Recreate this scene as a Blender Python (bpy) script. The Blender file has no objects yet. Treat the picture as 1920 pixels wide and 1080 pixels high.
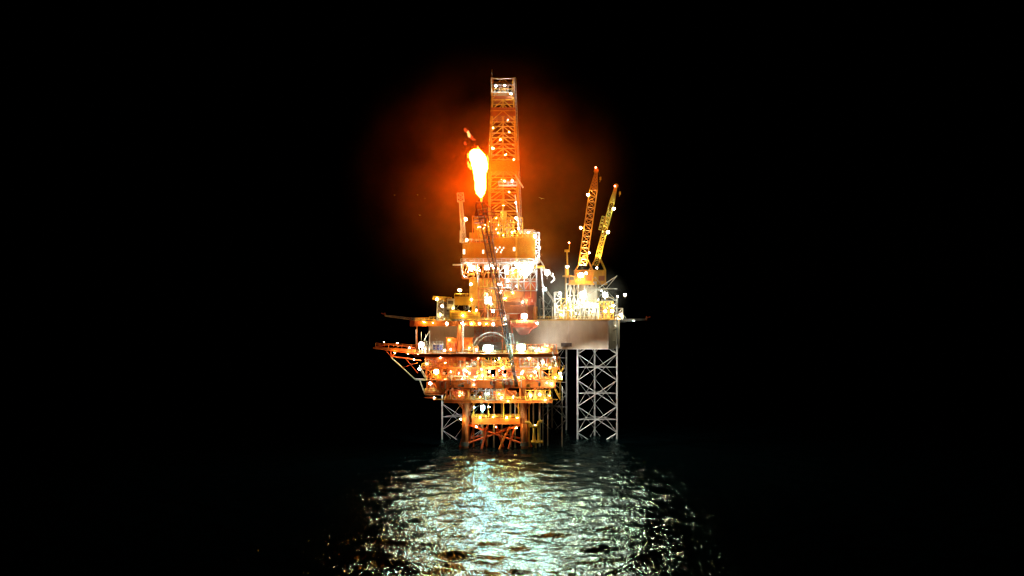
import bpy, math, random
import numpy as np
from mathutils import Vector, Matrix

S = bpy.context.scene
C = S.collection
# ------------------------------------------------------------------ camera, sky, exposure
F = 2000.0          # focal length in pixels of a 1920 px wide frame
CAMZ = 48.0         # deck of a neighbouring platform
HOR = 592.0
cd = bpy.data.cameras.new('camera'); cam = bpy.data.objects.new('camera', cd); C.objects.link(cam)
cam.location = (0, 0, CAMZ); cam.rotation_euler = (math.radians(90), 0, 0)
cd.sensor_width = 36; cd.lens = F / 1920 * 36; cd.shift_y = (HOR - 540) / 1920
cd.clip_start = 0.5; cd.clip_end = 30000
S.camera = cam
wd = bpy.data.worlds.new("World"); S.world = wd; wd.use_nodes = True
nt = wd.node_tree; bg = nt.nodes['Background']
sky = nt.nodes.new('ShaderNodeTexSky'); sky.sky_type = 'NISHITA'; sky.sun_disc = False
sky.sun_elevation = math.radians(-8); sky.sun_rotation = math.radians(40)
nt.links.new(sky.outputs[0], bg.inputs[0]); bg.inputs[1].default_value = 0.004
S.view_settings.view_transform = 'Standard'; S.view_settings.look = 'None'
S.view_settings.exposure = 0.0; S.view_settings.gamma = 1.0
S.cycles.use_denoising = True
S.cycles.max_bounces = 3; S.cycles.diffuse_bounces = 2; S.cycles.glossy_bounces = 2
S.cycles.volume_bounces = 0; S.cycles.transparent_max_bounces = 8
S.cycles.sample_clamp_indirect = 4.0; S.cycles.use_light_tree = True
R = random.Random(7)

def W(px, py, Y):
    return Vector(((px - 960) * Y / F, Y, CAMZ + (HOR - py) * Y / F))
def WX(px, Y): return (px - 960) * Y / F
def WZ(py, Y): return CAMZ + (HOR - py) * Y / F

# ------------------------------------------------------------------ materials
def steel(name, col, col2=None, rough=0.5, scale=0.6, amount=0.45, metal=0.0):
    """painted offshore steel: paint with salt staining and rust streaks running down"""
    m = bpy.data.materials.new(name); m.use_nodes = True
    n = m.node_tree; b = n.nodes['Principled BSDF']
    tc = n.nodes.new('ShaderNodeTexCoord'); mp = n.nodes.new('ShaderNodeMapping')
    mp.inputs['Scale'].default_value = (1, 1, 0.25)
    n.links.new(tc.outputs['Object'], mp.inputs[0])
    no = n.nodes.new('ShaderNodeTexNoise'); no.inputs['Scale'].default_value = scale
    no.inputs['Detail'].default_value = 8; no.inputs['Roughness'].default_value = 0.65
    n.links.new(mp.outputs[0], no.inputs['Vector'])
    r = n.nodes.new('ShaderNodeValToRGB')
    r.color_ramp.elements[0].position = 0.42; r.color_ramp.elements[1].position = 0.68
    c2 = col2 or (0.16, 0.07, 0.03)
    r.color_ramp.elements[0].color = (*col, 1)
    mixed = [col[i] * (1 - amount) + c2[i] * amount for i in range(3)]
    r.color_ramp.elements[1].color = (*mixed, 1)
    n.links.new(no.outputs['Fac'], r.inputs[0]); n.links.new(r.outputs[0], b.inputs['Base Color'])
    b.inputs['Roughness'].default_value = rough; b.inputs['Metallic'].default_value = metal
    bp = n.nodes.new('ShaderNodeBump'); bp.inputs['Strength'].default_value = 0.25; bp.inputs['Distance'].default_value = 0.15
    n.links.new(no.outputs['Fac'], bp.inputs['Height']); n.links.new(bp.outputs[0], b.inputs['Normal'])
    return m
def glow(name, col, strength):
    m = bpy.data.materials.new(name); m.use_nodes = True
    n = m.node_tree; n.nodes.clear()
    o = n.nodes.new('ShaderNodeOutputMaterial'); e = n.nodes.new('ShaderNodeEmission')
    e.inputs[0].default_value = (*col, 1); e.inputs[1].default_value = strength
    n.links.new(e.outputs[0], o.inputs[0]); m.cycles.emission_sampling = 'FRONT'
    return m
M = dict(
    orange=steel('orange_paint', (0.72, 0.17, 0.02)),
    deep=steel('deep_orange_paint', (0.60, 0.09, 0.02)),
    yellow=steel('yellow_paint', (0.78, 0.45, 0.05)),
    grey=steel('grey_paint', (0.40, 0.40, 0.38)),
    dark=steel('dark_steel', (0.09, 0.085, 0.08)),
    white=steel('white_paint', (0.78, 0.77, 0.72), amount=0.25),
    brown=steel('rust_brown_paint', (0.38, 0.12, 0.035)),
    black=steel('silhouette_black', (0.012, 0.011, 0.010), amount=.1),
    tan=steel('tan_hull_paint', (0.70, 0.62, 0.48), (0.4, 0.3, 0.2), scale=0.35, amount=0.4),
    clad=steel('ochre_cladding', (0.55, 0.28, 0.025), scale=0.3, amount=0.3),
    blue=steel('blue_paint', (0.08, 0.13, 0.55)),
    red=steel('red_paint', (0.5, 0.06, 0.015)),
    amber=steel('amber_paint', (0.78, 0.30, 0.03)),
    galv=steel('galvanised_steel', (0.55, 0.56, 0.55), (0.3, 0.28, 0.25), rough=0.4, metal=0.3),
)
BULB = {
    'white': ((0.88, 1.0, 0.90), 1.0), 'warm': ((1.0, 0.86, 0.56), 1.0), 'sodium': ((1.0, 0.50, 0.10), 0.9),
    'cool': ((0.55, 0.92, 1.0), 1.3), 'green': ((0.55, 1.0, 0.68), 1.3), 'cyan': ((0.42, 1.0, 0.98), 1.3),
    'violet': ((0.85, 0.80, 1.0), 1.0), 'pink': ((1.0, 0.86, 0.88), 1.0), 'yellow': ((1.0, 0.70, 0.22), 1.0), 'red': ((1.0, 0.12, 0.06), 0.25),
}
LAMPL = 330.0
for k, (c, s) in BULB.items():
    M['lamp_' + k] = glow('lamp_glow_' + k, c, s * LAMPL); M['lamp_small_' + k] = glow('bulkhead_glow_' + k, c, s * 900)

# ------------------------------------------------------------------ mesh building
class MB:
    def __init__(s): s.v = []; s.f = []
    def add(s, vs, fs):
        o = len(s.v); s.v += [tuple(v) for v in vs]; s.f += [tuple(i + o for i in f) for f in fs]; return s
    def box(s, a, b):
        (x0, y0, z0), (x1, y1, z1) = a, b
        return s.add([(x0,y0,z0),(x1,y0,z0),(x1,y1,z0),(x0,y1,z0),(x0,y0,z1),(x1,y0,z1),(x1,y1,z1),(x0,y1,z1)],
                     [(0,3,2,1),(4,5,6,7),(0,1,5,4),(1,2,6,5),(2,3,7,6),(3,0,4,7)])
    def prism(s, pts, z0, z1):
        n = len(pts)
        return s.add([(x,y,z0) for x,y in pts] + [(x,y,z1) for x,y in pts],
                     [tuple(range(n))[::-1], tuple(range(n, 2*n))] + [(i,(i+1)%n,(i+1)%n+n,i+n) for i in range(n)])
    def tube(s, a, b, r, n=6, r2=None):
        a = Vector(a); b = Vector(b); d = b - a
        if d.length < 1e-4: return s
        q = d.to_track_quat('Z', 'Y'); r2 = r if r2 is None else r2
        A = [a + q @ Vector((r*math.cos(2*math.pi*i/n), r*math.sin(2*math.pi*i/n), 0)) for i in range(n)]
        B = [b + q @ Vector((r2*math.cos(2*math.pi*i/n), r2*math.sin(2*math.pi*i/n), 0)) for i in range(n)]
        return s.add(A + B, [tuple(range(n))[::-1], tuple(range(n, 2*n))] + [(i,(i+1)%n,(i+1)%n+n,i+n) for i in range(n)])
    def path(s, pts, r, n=6):
        for a, b in zip(pts, pts[1:]): s.tube(a, b, r, n)
        return s
    def capsule(s, a, b, r, n=10):
        """pressure vessel: cylinder with domed ends"""
        a = Vector(a); b = Vector(b); d = (b - a); q = d.to_track_quat('Z', 'Y'); L = d.length
        prof = [(0.0, -0.45*r), (0.6*r, -0.33*r), (0.92*r, -0.12*r), (r, 0.08*r), (r, L-0.08*r), (0.92*r, L+0.12*r), (0.6*r, L+0.33*r), (0.0, L+0.45*r)]
        vs = []; fs = []
        for rr, zz in prof:
            for i in range(n):
                t = 2*math.pi*i/n
                vs.append(a + q @ Vector((max(rr, .01)*math.cos(t), max(rr, .01)*math.sin(t), zz)))
        for k in range(len(prof)-1):
            for i in range(n): fs.append((k*n+i, k*n+(i+1)%n, (k+1)*n+(i+1)%n, (k+1)*n+i))
        return s.add(vs, fs)
    def rail(s, a, b, h=1.1, r=0.05, step=1.6):
        a = Vector(a); b = Vector(b); L = (b-a).length; n = max(1, int(L/step))
        for k in range(n+1):
            p = a.lerp(b, k/n); s.tube(p, p+Vector((0,0,h)), r, 4)
        for z in (h, h*0.55): s.tube(a+Vector((0,0,z)), b+Vector((0,0,z)), r, 4)
        return s
    def obj(s, name, mat, parent=None, origin=(0,0,0), smooth=False):
        o = Vector(origin)
        me = bpy.data.meshes.new(name)
        me.from_pydata([(v[0]-o.x, v[1]-o.y, v[2]-o.z) for v in s.v], [], s.f); me.update()
        if smooth: me.shade_smooth()
        me.materials.append(M[mat] if isinstance(mat, str) else mat)
        ob = bpy.data.objects.new(name, me); C.objects.link(ob)
        if parent: ob.parent = parent
        return ob
def corners(p, right, fwd, w, d):
    return [p - right*w/2 - fwd*d/2, p + right*w/2 - fwd*d/2, p + right*w/2 + fwd*d/2, p - right*w/2 + fwd*d/2]
def lattice(a, b, w0, w1, d0, d1, nb, rc, rb, style='x', right=Vector((1,0,0))):
    """four-chord lattice between a and b; returns (chords MB, braces MB)"""
    a = Vector(a); b = Vector(b); ax = (b-a).normalized()
    rt = (right - ax*right.dot(ax)).normalized(); fw = ax.cross(rt).normalized()
    ch = MB(); br = MB(); lv = []
    for k in range(nb+1):
        t = k/nb; lv.append(corners(a.lerp(b, t), rt, fw, w0+(w1-w0)*t, d0+(d1-d0)*t))
    for i in range(4): ch.tube(lv[0][i], lv[-1][i], rc, 6)
    for k in range(nb+1):
        for i in range(4): br.tube(lv[k][i], lv[k][(i+1)%4], rb, 4)
    for k in range(nb):
        for i in range(4):
            j = (i+1)%4
            if style == 'x':
                br.tube(lv[k][i], lv[k+1][j], rb, 4); br.tube(lv[k][j], lv[k+1][i], rb, 4)
            elif (k+i) % 2: br.tube(lv[k][i], lv[k+1][j], rb, 4)
            else: br.tube(lv[k][j], lv[k+1][i], rb, 4)
    return ch, br

class Thing:
    def __init__(s, name, label, cat, loc, group=None, kind=None):
        s.loc = Vector(loc); s.e = bpy.data.objects.new(name, None); C.objects.link(s.e)
        s.e.location = s.loc; s.e.empty_display_size = 0.5
        s.e['label'] = label; s.e['category'] = cat
        if group: s.e['group'] = group
        if kind: s.e['kind'] = kind
    def part(s, name, mb, mat, under=None, smooth=False, label=None):
        o = mb.obj(name, mat, under or s.e, s.loc, smooth)
        if label: o['label'] = label
        return o
def tag(o, label=None, cat=None, group=None, kind=None):
    for k, v in (('label', label), ('category', cat), ('group', group), ('kind', kind)):
        if v: o[k] = v
    return o
def solo(mb, name, mat, label, cat, loc, group=None, kind=None, smooth=False):
    o = mb.obj(name, mat, None, loc, smooth); o.location = loc
    return tag(o, label, cat, group, kind)
def bx(px0, px1, py0, py1, Y0, Y1):
    """box whose front face at Y0 spans these picture bounds"""
    return ((WX(px0, Y0), Y0, WZ(py1, Y0)), (WX(px1, Y0), Y1, WZ(py0, Y0)))
def ico(r, mb=None, c=(0,0,0), n=8, m=6, sq=1.0):
    mb = mb or MB(); vs = []; fs = []
    for j in range(m+1):
        p = math.pi*j/m
        for i in range(n):
            t = 2*math.pi*i/n
            vs.append((c[0]+r*max(math.sin(p), .02)*math.cos(t), c[1]+r*max(math.sin(p), .02)*math.sin(t)*sq, c[2]+r*math.cos(p)))
    for j in range(m):
        for i in range(n): fs.append((j*n+i, (j+1)*n+i, (j+1)*n+(i+1)%n, j*n+(i+1)%n))
    return mb.add(vs, fs)

# ------------------------------------------------------------------ sea
def grow(a, b, step, far, g):
    xs = list(np.arange(a, b, step)); d = step; x = xs[-1]
    while x < far: d *= g; x += d; xs.append(x)
    d = step; x = xs[0]; lo = []
    while x > -far: d *= g; x -= d; lo.append(x)
    return np.array(lo[::-1] + xs)
def make_sea():
    xs = grow(-105, 105, 0.75, 6000, 1.18); ys = grow(170, 450, 0.75, 6000, 1.12)
    X, Y = np.meshgrid(xs, ys); Z = np.zeros_like(X); DX = np.zeros_like(X); DY = np.zeros_like(X)
    rs = np.random.RandomState(3)
    fade = np.exp(-np.maximum(0, np.hypot(np.maximum(0, np.abs(X)-105), np.maximum(0, np.maximum(170-Y, Y-450)))) / 60)
    for k in range(46):
        lam = 3.2 * (15/3.2) ** (rs.rand() ** 1.2)
        th = math.radians(78) + rs.randn() * 0.85
        kk = 2*math.pi/lam; amp = 0.0040 * lam ** 1.0 * (0.6 + 0.8*rs.rand())
        ph = kk*(X*math.cos(th) + Y*math.sin(th)) + rs.rand()*6.283
        Z += amp*np.sin(ph)*fade
        DX += 0.8*amp*math.cos(th)*np.cos(ph)*fade; DY += 0.8*amp*math.sin(th)*np.cos(ph)*fade
    V = np.stack([X+DX, Y+DY, Z], -1).reshape(-1, 3)
    ny, nx = X.shape
    i = (np.arange(ny-1)[:, None]*nx + np.arange(nx-1)[None]).ravel()
    Fc = np.stack([i, i+1, i+1+nx, i+nx], -1)
    me = bpy.data.meshes.new('sea'); me.vertices.add(len(V)); me.vertices.foreach_set('co', V.ravel())
    me.loops.add(Fc.size); me.loops.foreach_set('vertex_index', Fc.ravel().astype(np.int32))
    me.polygons.add(len(Fc)); me.polygons.foreach_set('loop_start', np.arange(0, Fc.size, 4, dtype=np.int32))
    me.polygons.foreach_set('loop_total', np.full(len(Fc), 4, dtype=np.int32)); me.update(); me.validate(); me.shade_smooth()
    m = bpy.data.materials.new('sea_water'); m.use_nodes = True; n = m.node_tree; n.nodes.clear()
    out = n.nodes.new('ShaderNodeOutputMaterial'); mix = n.nodes.new('ShaderNodeMixShader')
    body = n.nodes.new('ShaderNodeBsdfDiffuse'); body.inputs[0].default_value = (0.001, 0.004, 0.005, 1)
    b = n.nodes.new('ShaderNodeBsdfGlossy'); b.inputs[0].default_value = (0.44, 0.64, 0.59, 1); b.inputs['Roughness'].default_value = 0.03  # reflection colour tinted blue-green to cool the mirrored lamps
    fr = n.nodes.new('ShaderNodeFresnel'); fr.inputs[0].default_value = 1.333
    n.links.new(fr.outputs[0], mix.inputs[0]); n.links.new(body.outputs[0], mix.inputs[1]); n.links.new(b.outputs[0], mix.inputs[2]); n.links.new(mix.outputs[0], out.inputs[0])
    tc = n.nodes.new('ShaderNodeTexCoord')
    mp = n.nodes.new('ShaderNodeMapping'); mp.inputs['Scale'].default_value = (0.8, 0.32, 1.0)
    n.links.new(tc.outputs['Object'], mp.inputs[0])
    prev = None
    for sc, dist, det in ((1.1, 0.23, 1.2), (2.0, 0.13, 0.8)):
        no = n.nodes.new('ShaderNodeTexNoise'); no.inputs['Scale'].default_value = sc; no.inputs['Detail'].default_value = det
        no.inputs['Distortion'].default_value = 0.9
        n.links.new(mp.outputs[0], no.inputs['Vector'])
        bp = n.nodes.new('ShaderNodeBump'); bp.inputs['Strength'].default_value = 1.0; bp.inputs['Distance'].default_value = dist
        n.links.new(no.outputs['Fac'], bp.inputs['Height'])
        if prev: n.links.new(prev.outputs[0], bp.inputs['Normal'])
        prev = bp
    n.links.new(prev.outputs[0], b.inputs['Normal']); n.links.new(prev.outputs[0], fr.inputs['Normal'])
    me.materials.append(m)
    o = bpy.data.objects.new('sea', me); C.objects.link(o); o['kind'] = 'structure'
    o['label'] = 'black choppy sea glittering with the reflected lamps below the rig'
make_sea()

# ------------------------------------------------------------------ lamps
LENS = {}
def lens_mesh(col):
    if col not in LENS:
        mb = ico(1.0, sq=0.8); me = bpy.data.meshes.new('lens'); me.from_pydata(mb.v, [], mb.f); me.shade_smooth()
        me.materials.append(M['lamp_'+col]); LENS[col] = me
    return LENS[col]
_h = MB()   # housing: hood behind the bulb, yoke and stalk, for a unit bulb
_h.box((-1.15, 0.85, -0.9), (1.15, 1.25, 0.95)); _h.box((-1.25, 0.2, 0.98), (1.25, 1.25, 1.12))
_h.box((-1.3, 0.3, -1.0), (-1.18, 1.2, 0.96)); _h.box((1.18, 0.3, -1.0), (1.3, 1.2, 0.96)); _h.tube((0, 1.05, -2.6), (0, 1.05, -0.92), 0.14, 6)
HOUS = bpy.data.meshes.new('housing'); HOUS.from_pydata(_h.v, [], _h.f); HOUS.materials.append(M['dark'])
def lamp(px, py, Y, r, col, label, group='floodlights on the rig and platform', cat='floodlight', name='floodlight'):
    p = W(px, py, Y)
    t = Thing(name, label, cat, p, group)
    r *= .86 if r > 1.15 and Y < 385 else (.78 if r >= .9 else .56)
    t.e.scale = (r, r, r)
    for nm, me in (('lens', lens_mesh(col)), ('housing', HOUS)):
        o = bpy.data.objects.new(nm, me); C.objects.link(o); o.parent = t.e
    return t
def small_light(th, px, py, Y, r, col):
    """bulkhead or added fill lamp fixed to a structure: a part of it"""
    o = bpy.data.objects.new('deck_or_fill_light', lens_mesh('small_' + col)); C.objects.link(o); o.parent = th.e
    r *= 0.38; o.location = W(px, py, Y) - th.loc; o.scale = (r*R.uniform(.6, 1.9), r, r*R.uniform(.6, 1.9))
    return o

# ------------------------------------------------------------------ production platform
P = Thing('production_platform', 'orange offshore production platform standing on tubular legs under the flare', 'oil platform', (0, 390, 0))
PY0, PY1 = 380.0, 404.0
def deck(name, px0, px1, pyt, thick_px, Y0, Y1, mat, rails=True, beams=True):
    (x0, _, _), (x1, _, z1) = bx(px0, px1, pyt, pyt+thick_px, Y0, Y1)
    z0 = WZ(pyt+thick_px, Y0)
    mb = MB(); mb.box((x0, Y0, z1-0.25), (x1, Y1, z1))
    d = P.part(name, mb, mat)
    if beams:
        g = MB()
        for y in np.linspace(Y0+0.25, Y1-0.25, 4):
            g.box((x0+.02, y-0.12, z0+0.003), (x1-.02, y+0.12, z1-0.27))
            g.box((x0+.05, y-0.3, z0-0.12), (x1-.05, y+0.3, z0)); 
        n = max(3, int((x1-x0)/3.0))
        for k in range(n+1):
            x = x0 + 0.3 + (x1-x0-.6)*k/n; g.box((x-0.08, Y0+0.5, z0+0.1), (x+0.08, Y1-0.5, z1-0.28))
            g.box((x-0.1, Y0-0.06, z0+0.02), (x+0.1, Y0+0.12, z1-0.26))
        P.part('deck_girder', g, mat, d)
    if rails:
        r = MB(); z = z1
        r.rail((x0+.1, Y0+.1, z), (x1-.1, Y0+.1, z), 1.15, 0.09); r.rail((x0+.1, Y0+.1, z), (x0+.1, Y1-.1, z), 1.15, 0.06)
        r.rail((x1-.1, Y0+.1, z), (x1-.1, Y1-.1, z), 1.15, 0.06)
        P.part('handrail', r, 'yellow', d)
    return x0, x1, z0, z1
# jacket legs, Y-braces
LEGX = [WX(875, 386), WX(980, 386)]
leg_top = WZ(722, 386)
for ly in (386.0, 401.0):
    for k, x in enumerate(LEGX):
        out = -1 if k == 0 else 1
        l = MB().tube((x+out*0.9, ly, -6), (x, ly, leg_top), 1.25, 12)
        lg = P.part('jacket_leg', l, 'brown', smooth=True)
        b = MB(); z = WZ(775, ly)
        for s_ in (-1, 1):
            b.tube((x, ly, z), (x+s_*7.8, ly, leg_top+0.3), 0.42, 8)
        b.tube((x, ly, WZ(728, ly)-1.5), (x, ly+(6 if ly < 390 else -6), leg_top), 0.35, 8)
        P.part('knee_brace', b, 'brown', lg)
        c = MB().tube((x+out*.7, ly, 0.9), (x+out*.65, ly, 2.3), 1.5, 12)
        P.part('splash_sleeve', c, 'dark', lg)
# splayed battered piles and X bracing under the boat deck
for (a0, b0, a1, b1, mt) in ((868,800,880,842,'deep'),(890,795,872,842,'deep'),(905,797,915,838,'orange'),(915,795,900,842,'deep'),(955,800,932,841,'orange'),
                             (965,800,950,842,'deep'),(930,797,948,842,'deep'),(1000,800,1006,840,'yellow'),(882,780,858,842,'deep'),(975,795,1004,842,'deep')):
    Y_ = 388 + R.uniform(-3, 9)
    P.part('batter_brace', MB().tube(W(a0, b0, Y_), W(a1, b1, Y_) - Vector((0, 0, 2)), R.uniform(.28, .5), 8), mt)
for y_ in (386.0, 401.0):
    m_ = MB(); m_.tube((LEGX[0], y_, WZ(795, y_)), (LEGX[1]+.5, y_, 1.5), .38, 8); m_.tube((LEGX[1], y_, WZ(795, y_)), (LEGX[0]-.5, y_, 1.5), .38, 8)
    P.part('cross_brace', m_, 'deep')
# conductors and risers hanging to the sea
for px, r, mt in ((914,.3,'galv'),(926,.34,'galv'),(941,.36,'galv'),(957,.34,'galv'),(966,.3,'grey'),(905,.26,'galv'),(992,.3,'yellow'),(1000,.3,'grey'),(1012,.34,'galv'),(1018,.24,'grey'),(1027,.26,'galv'),(888,.26,'orange')):
    Y_ = R.uniform(388, 399)
    P.part('conductor', MB().tube(W(px, 735, Y_), Vector((WX(px, Y_), Y_, -5)), r, 8), mt, smooth=True)
P.part('riser', MB().tube(W(1054, 725, 392), Vector((WX(1054, 392), 392, -5)), .2, 6), 'grey')
# yellow bent pump caisson beside the right leg
c = MB(); c.path([W(985,792,383), W(993,792,383), W(997,800,383), W(1007,800,383), W(1011,790,383), W(1017,790,383)], .5, 8)
c.tube(W(1010,794,383.6), W(1010,828,383.6), .5, 8); c.tube(W(1002,800,383.5), W(1000,828,383.5), .45, 8); c.box(*bx(996,1018,828,831,382,386))
P.part('pump_caisson', c, 'yellow')
# decks
dk = {}
dk['boat'] = deck('boat_deck', 884, 976, 784, 11, 384, 402, 'orange')
dk['cell'] = deck('cellar_deck', 832, 1036, 750, 5, 382, 403, 'orange')
dk['low'] = deck('lower_deck', 818, 1042, 713, 14, 381, 404, 'orange')
dk['mid'] = deck('mezzanine_deck', 790, 1050, 688, 4, 382, 403, 'orange')
dk['main'] = deck('main_deck', 776, 1047, 663, 6, 380, 404, 'orange')
dk['top'] = deck('upper_deck', 778, 948, 602, 9, 384, 400, 'orange')
dk['topr'] = deck('drill_access_deck', 958, 1008, 607, 6, 384, 400, 'deep')
dk['left'] = deck('side_deck', 796, 832, 735, 5, 383, 398, 'orange')
dk['side'] = deck('east_side_deck', 1030, 1054, 712, 4, 383, 398, 'yellow')
# rounded left nose of the upper deck, flared
n_ = MB(); a = W(776, 600, 384); b = W(776, 612, 384)
n_.prism([(a.x-.0, 384), (a.x-1.6, 386), (a.x-2.0, 392), (a.x-1.6, 398), (a.x, 400)], WZ(612, 384), WZ(601, 384)-.02)
n_.tube((a.x-1.5, 386, WZ(600,384)), (a.x-1.5, 386, WZ(595,384)), .12, 5)
P.part('deck_nose', n_, 'deep')
# girders/posts between levels
def posts(px0, px1, pyt, pyb, Y0, Y1, n, r, mat, name='deck_column', diag=True):
    for Y_ in (Y0+.8, Y1-.8):
        for k in range(n+1):
            px = px0 + (px1-px0)*k/n
            m_ = MB().box((WX(px, Y_)-r, Y_-r, WZ(pyb, Y_)), (WX(px, Y_)+r, Y_+r, WZ(pyt, Y_)))
            o = P.part(name, m_, mat)
            if diag and k < n and Y_ < (Y0+Y1)/2:
                p2 = px0 + (px1-px0)*(k+1)/n
                d_ = MB()
                if k % 2: d_.tube(W(px, pyb, Y_), W(p2, pyt, Y_), .17, 5)
                else: d_.tube(W(px, pyt, Y_), W(p2, pyb, Y_), .17, 5)
                P.part('diagonal_brace', d_, mat, o)
posts(798, 1044, 669, 688, 381, 403, 10, .26, 'orange')
posts(800, 1040, 692, 713, 381.5, 403, 9, .28, 'orange')
posts(838, 1030, 728, 750, 382.5, 402, 7, .24, 'orange')
posts(888, 972, 755, 784, 385, 401, 3, .22, 'yellow', diag=False)
posts(782, 942, 611, 663, 385, 400, 2, .22, 'orange', diag=False)
posts(800, 828, 716, 735, 384, 397, 2, .2, 'orange')
posts(1032, 1050, 716, 750, 384, 397, 1, .2, 'yellow')
# plated bulkheads on the process levels
for (a0, a1, b0, b1, mt) in ((799,826,716,734,'orange'),(812,858,669,688,'orange'),(838,862,692,713,'deep'),(1003,1024,668,690,'brown'),(872,900,670,686,'deep'),(950,975,693,712,'orange'),(1004,1022,733,749,'yellow'),(925,968,733,748,'orange'),(842,868,733,750,'deep'),(893,912,695,712,'yellow')):
    y_ = R.uniform(384, 388); P.part('bulkhead', MB().box(*bx(a0, a1, b0, b1-.6, y_, y_+R.uniform(1.5, 5))), mt)
# back wall keeping the far side of the process decks closed
for (a0, a1, b0, b1) in ((800,910,669.6,687.5),(960,1030,669.6,687.5),(850,900,692.8,712.6),(965,1004,692.8,712.6)):
    P.part('windwall', MB().box(*bx(a0, a1, b0, b1, 399.5, 399.8)), 'orange')
# vessels and pipework
for i in range(26):
    lv = R.choice([(669, 688), (669, 688), (692, 713), (692, 713), (731, 750)])
    px = R.uniform(806 if lv[0] < 730 else 845, 1036 if lv[0] < 730 else 1022); Y_ = R.uniform(382.5, 394)
    zb, zt = WZ(lv[1]-.3, Y_), WZ(lv[0]+1, Y_); h = zt-zb; x = WX(px, Y_); mt = R.choice(['white','orange','yellow','grey','deep','white','galv'])
    m_ = MB()
    if R.random() < .5:
        r = R.uniform(.45, .95); m_.capsule((x, Y_, zb+.5+.3*r), (x, Y_, zb+h*R.uniform(.6, .85)), r); m_.box((x-.6*r, Y_-.6*r, zb), (x+.6*r, Y_+.6*r, zb+.5))
    else:
        r = R.uniform(.5, .95); L = R.uniform(2.2, 5); zz = zb+.6+r
        m_.capsule((x-L/2, Y_, zz), (x+L/2, Y_, zz), r)
        for q_ in (-.32, .32): m_.box((x+q_*L-.15, Y_-r*.8, zb), (x+q_*L+.15, Y_+r*.8, zz-r*.6))
    P.part('pressure_vessel', m_, mt, smooth=False)
for i in range(96):
    lv = R.choice([(669, 688), (692, 713), (692, 713), (731, 750), (731, 750), (655, 663)])
    px = R.uniform(800 if lv[0] < 730 else 838, 1040 if lv[0] < 730 else 1028); Y_ = R.uniform(381.6, 390)
    zb, zt = WZ(lv[1], Y_), WZ(lv[0], Y_); p = Vector((WX(px, Y_), Y_, zb+.2)); m_ = MB(); pts = [p]; r = R.uniform(.1, .3)
    for s_ in range(R.randint(2, 5)):
        ax = R.choice('xxzy'); q = p.copy()
        if ax == 'x': q.x += R.choice([-1, 1])*R.uniform(1, 6)
        if ax == 'z': q.z = R.uniform(zb+.3, zt-.2)
        if ax == 'y': q.y += R.uniform(-1, 2)
        q.x = min(max(q.x, WX(796, 382)), WX(1046, 382)); pts.append(q); p = q
    m_.path(pts, r, 6)
    for q in pts[1:-1]: ico(r*1.25, m_, q, 6, 4)
    for q in pts[::2]: m_.box((q.x-r*1.8, q.y-r*1.8, q.z-.08), (q.x+r*1.8, q.y+r*1.8, q.z+.08))
    P.part('pipe_run', m_, R.choice(['white','white','galv','orange','yellow','yellow','grey','deep']))
# irregular fittings along the deep girder of the lower deck
for i in range(34):
    a0 = R.uniform(822, 1034); w_ = R.uniform(1, 7); b0 = R.uniform(714, 722); h_ = R.uniform(3, 9); yy = R.uniform(379.6, 380.6)
    m_ = MB().box(*bx(a0, a0+w_, b0, min(b0+h_, 729), yy, 380.9))
    m_.path([W(a0+w_/2, b0, yy), W(a0+w_/2, b0-R.uniform(1, 6), yy), W(a0+w_/2+R.uniform(-12, 12), b0-4, yy)], R.uniform(.08, .16), 5)
    P.part('girder_fitting', m_, R.choice(['white', 'galv', 'deep', 'yellow', 'dark', 'dark', 'orange', 'grey']))
# scalloped right edge: ladders, stair flights
def stair(th, a, b, w, mat, name='stair'):
    a = Vector(a); b = Vector(b); m_ = MB()
    for s_ in (-w/2, w/2):
        o_ = Vector((0, s_, 0)); m_.tube(a+o_, b+o_, .13, 4); m_.rail(a+o_, b+o_, 1.0, .05, 1.2)
    n = int(abs(b.z-a.z)/.35)
    for k in range(1, n):
        p = a.lerp(b, k/n); m_.box((p.x-.16, p.y-w/2, p.z-.03), (p.x+.16, p.y+w/2, p.z+.03))
    return th.part(name, m_, mat)
stair(P, W(1044,712,381), W(1058,690,381), 1.0, 'yellow'); stair(P, W(1050,750,384), W(1034,716,384), 1.0, 'yellow')
stair(P, W(822,735,382), W(806,713,382), 1.0, 'orange'); stair(P, W(1046,688,380), W(1036,664,380), 1.0, 'white')
stair(P, W(800,713,380.3), W(786,690,380.3), 1.0, 'white'); stair(P, W(884,750,383), W(902,728,383), 1.0, 'galv')
# left overhanging walkway truss with its raking strut
ov = MB(); Y_ = 384
for yy in (384, 390):
    top = [W(704,650,yy), W(728,646,yy), W(752,648,yy), W(778,652,yy)]; bot = [W(704,652,yy), W(730,657,yy), W(755,660,yy), W(778,664,yy)]
    ov.path(top, .22, 6); ov.path(bot, .28, 6)
    for k in range(4): ov.tube(top[k], bot[k], .12, 5)
    for k in range(3): ov.tube(bot[k], top[k+1], .12, 5)
    ov.path([W(722,656,yy), W(733,669,yy), W(748,657,yy)], .16, 6); ov.path([W(733,669,yy), W(757,671,yy), W(790,676,yy)], .3, 6); ov.tube(W(733,657,yy), W(733,669,yy), .22, 6)
    ov.tube(W(760,672,yy), W(784,700,yy), .2, 6); ov.tube(W(784,680,yy), W(752,690,yy), .14, 5)
for k in range(12):
    px = 706+k*6.3; ov.tube(W(px, 654+k*.9, 384), W(px, 654+k*.9, 390), .12, 4)
wk = P.part('overhang_truss', ov, 'deep')
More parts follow.
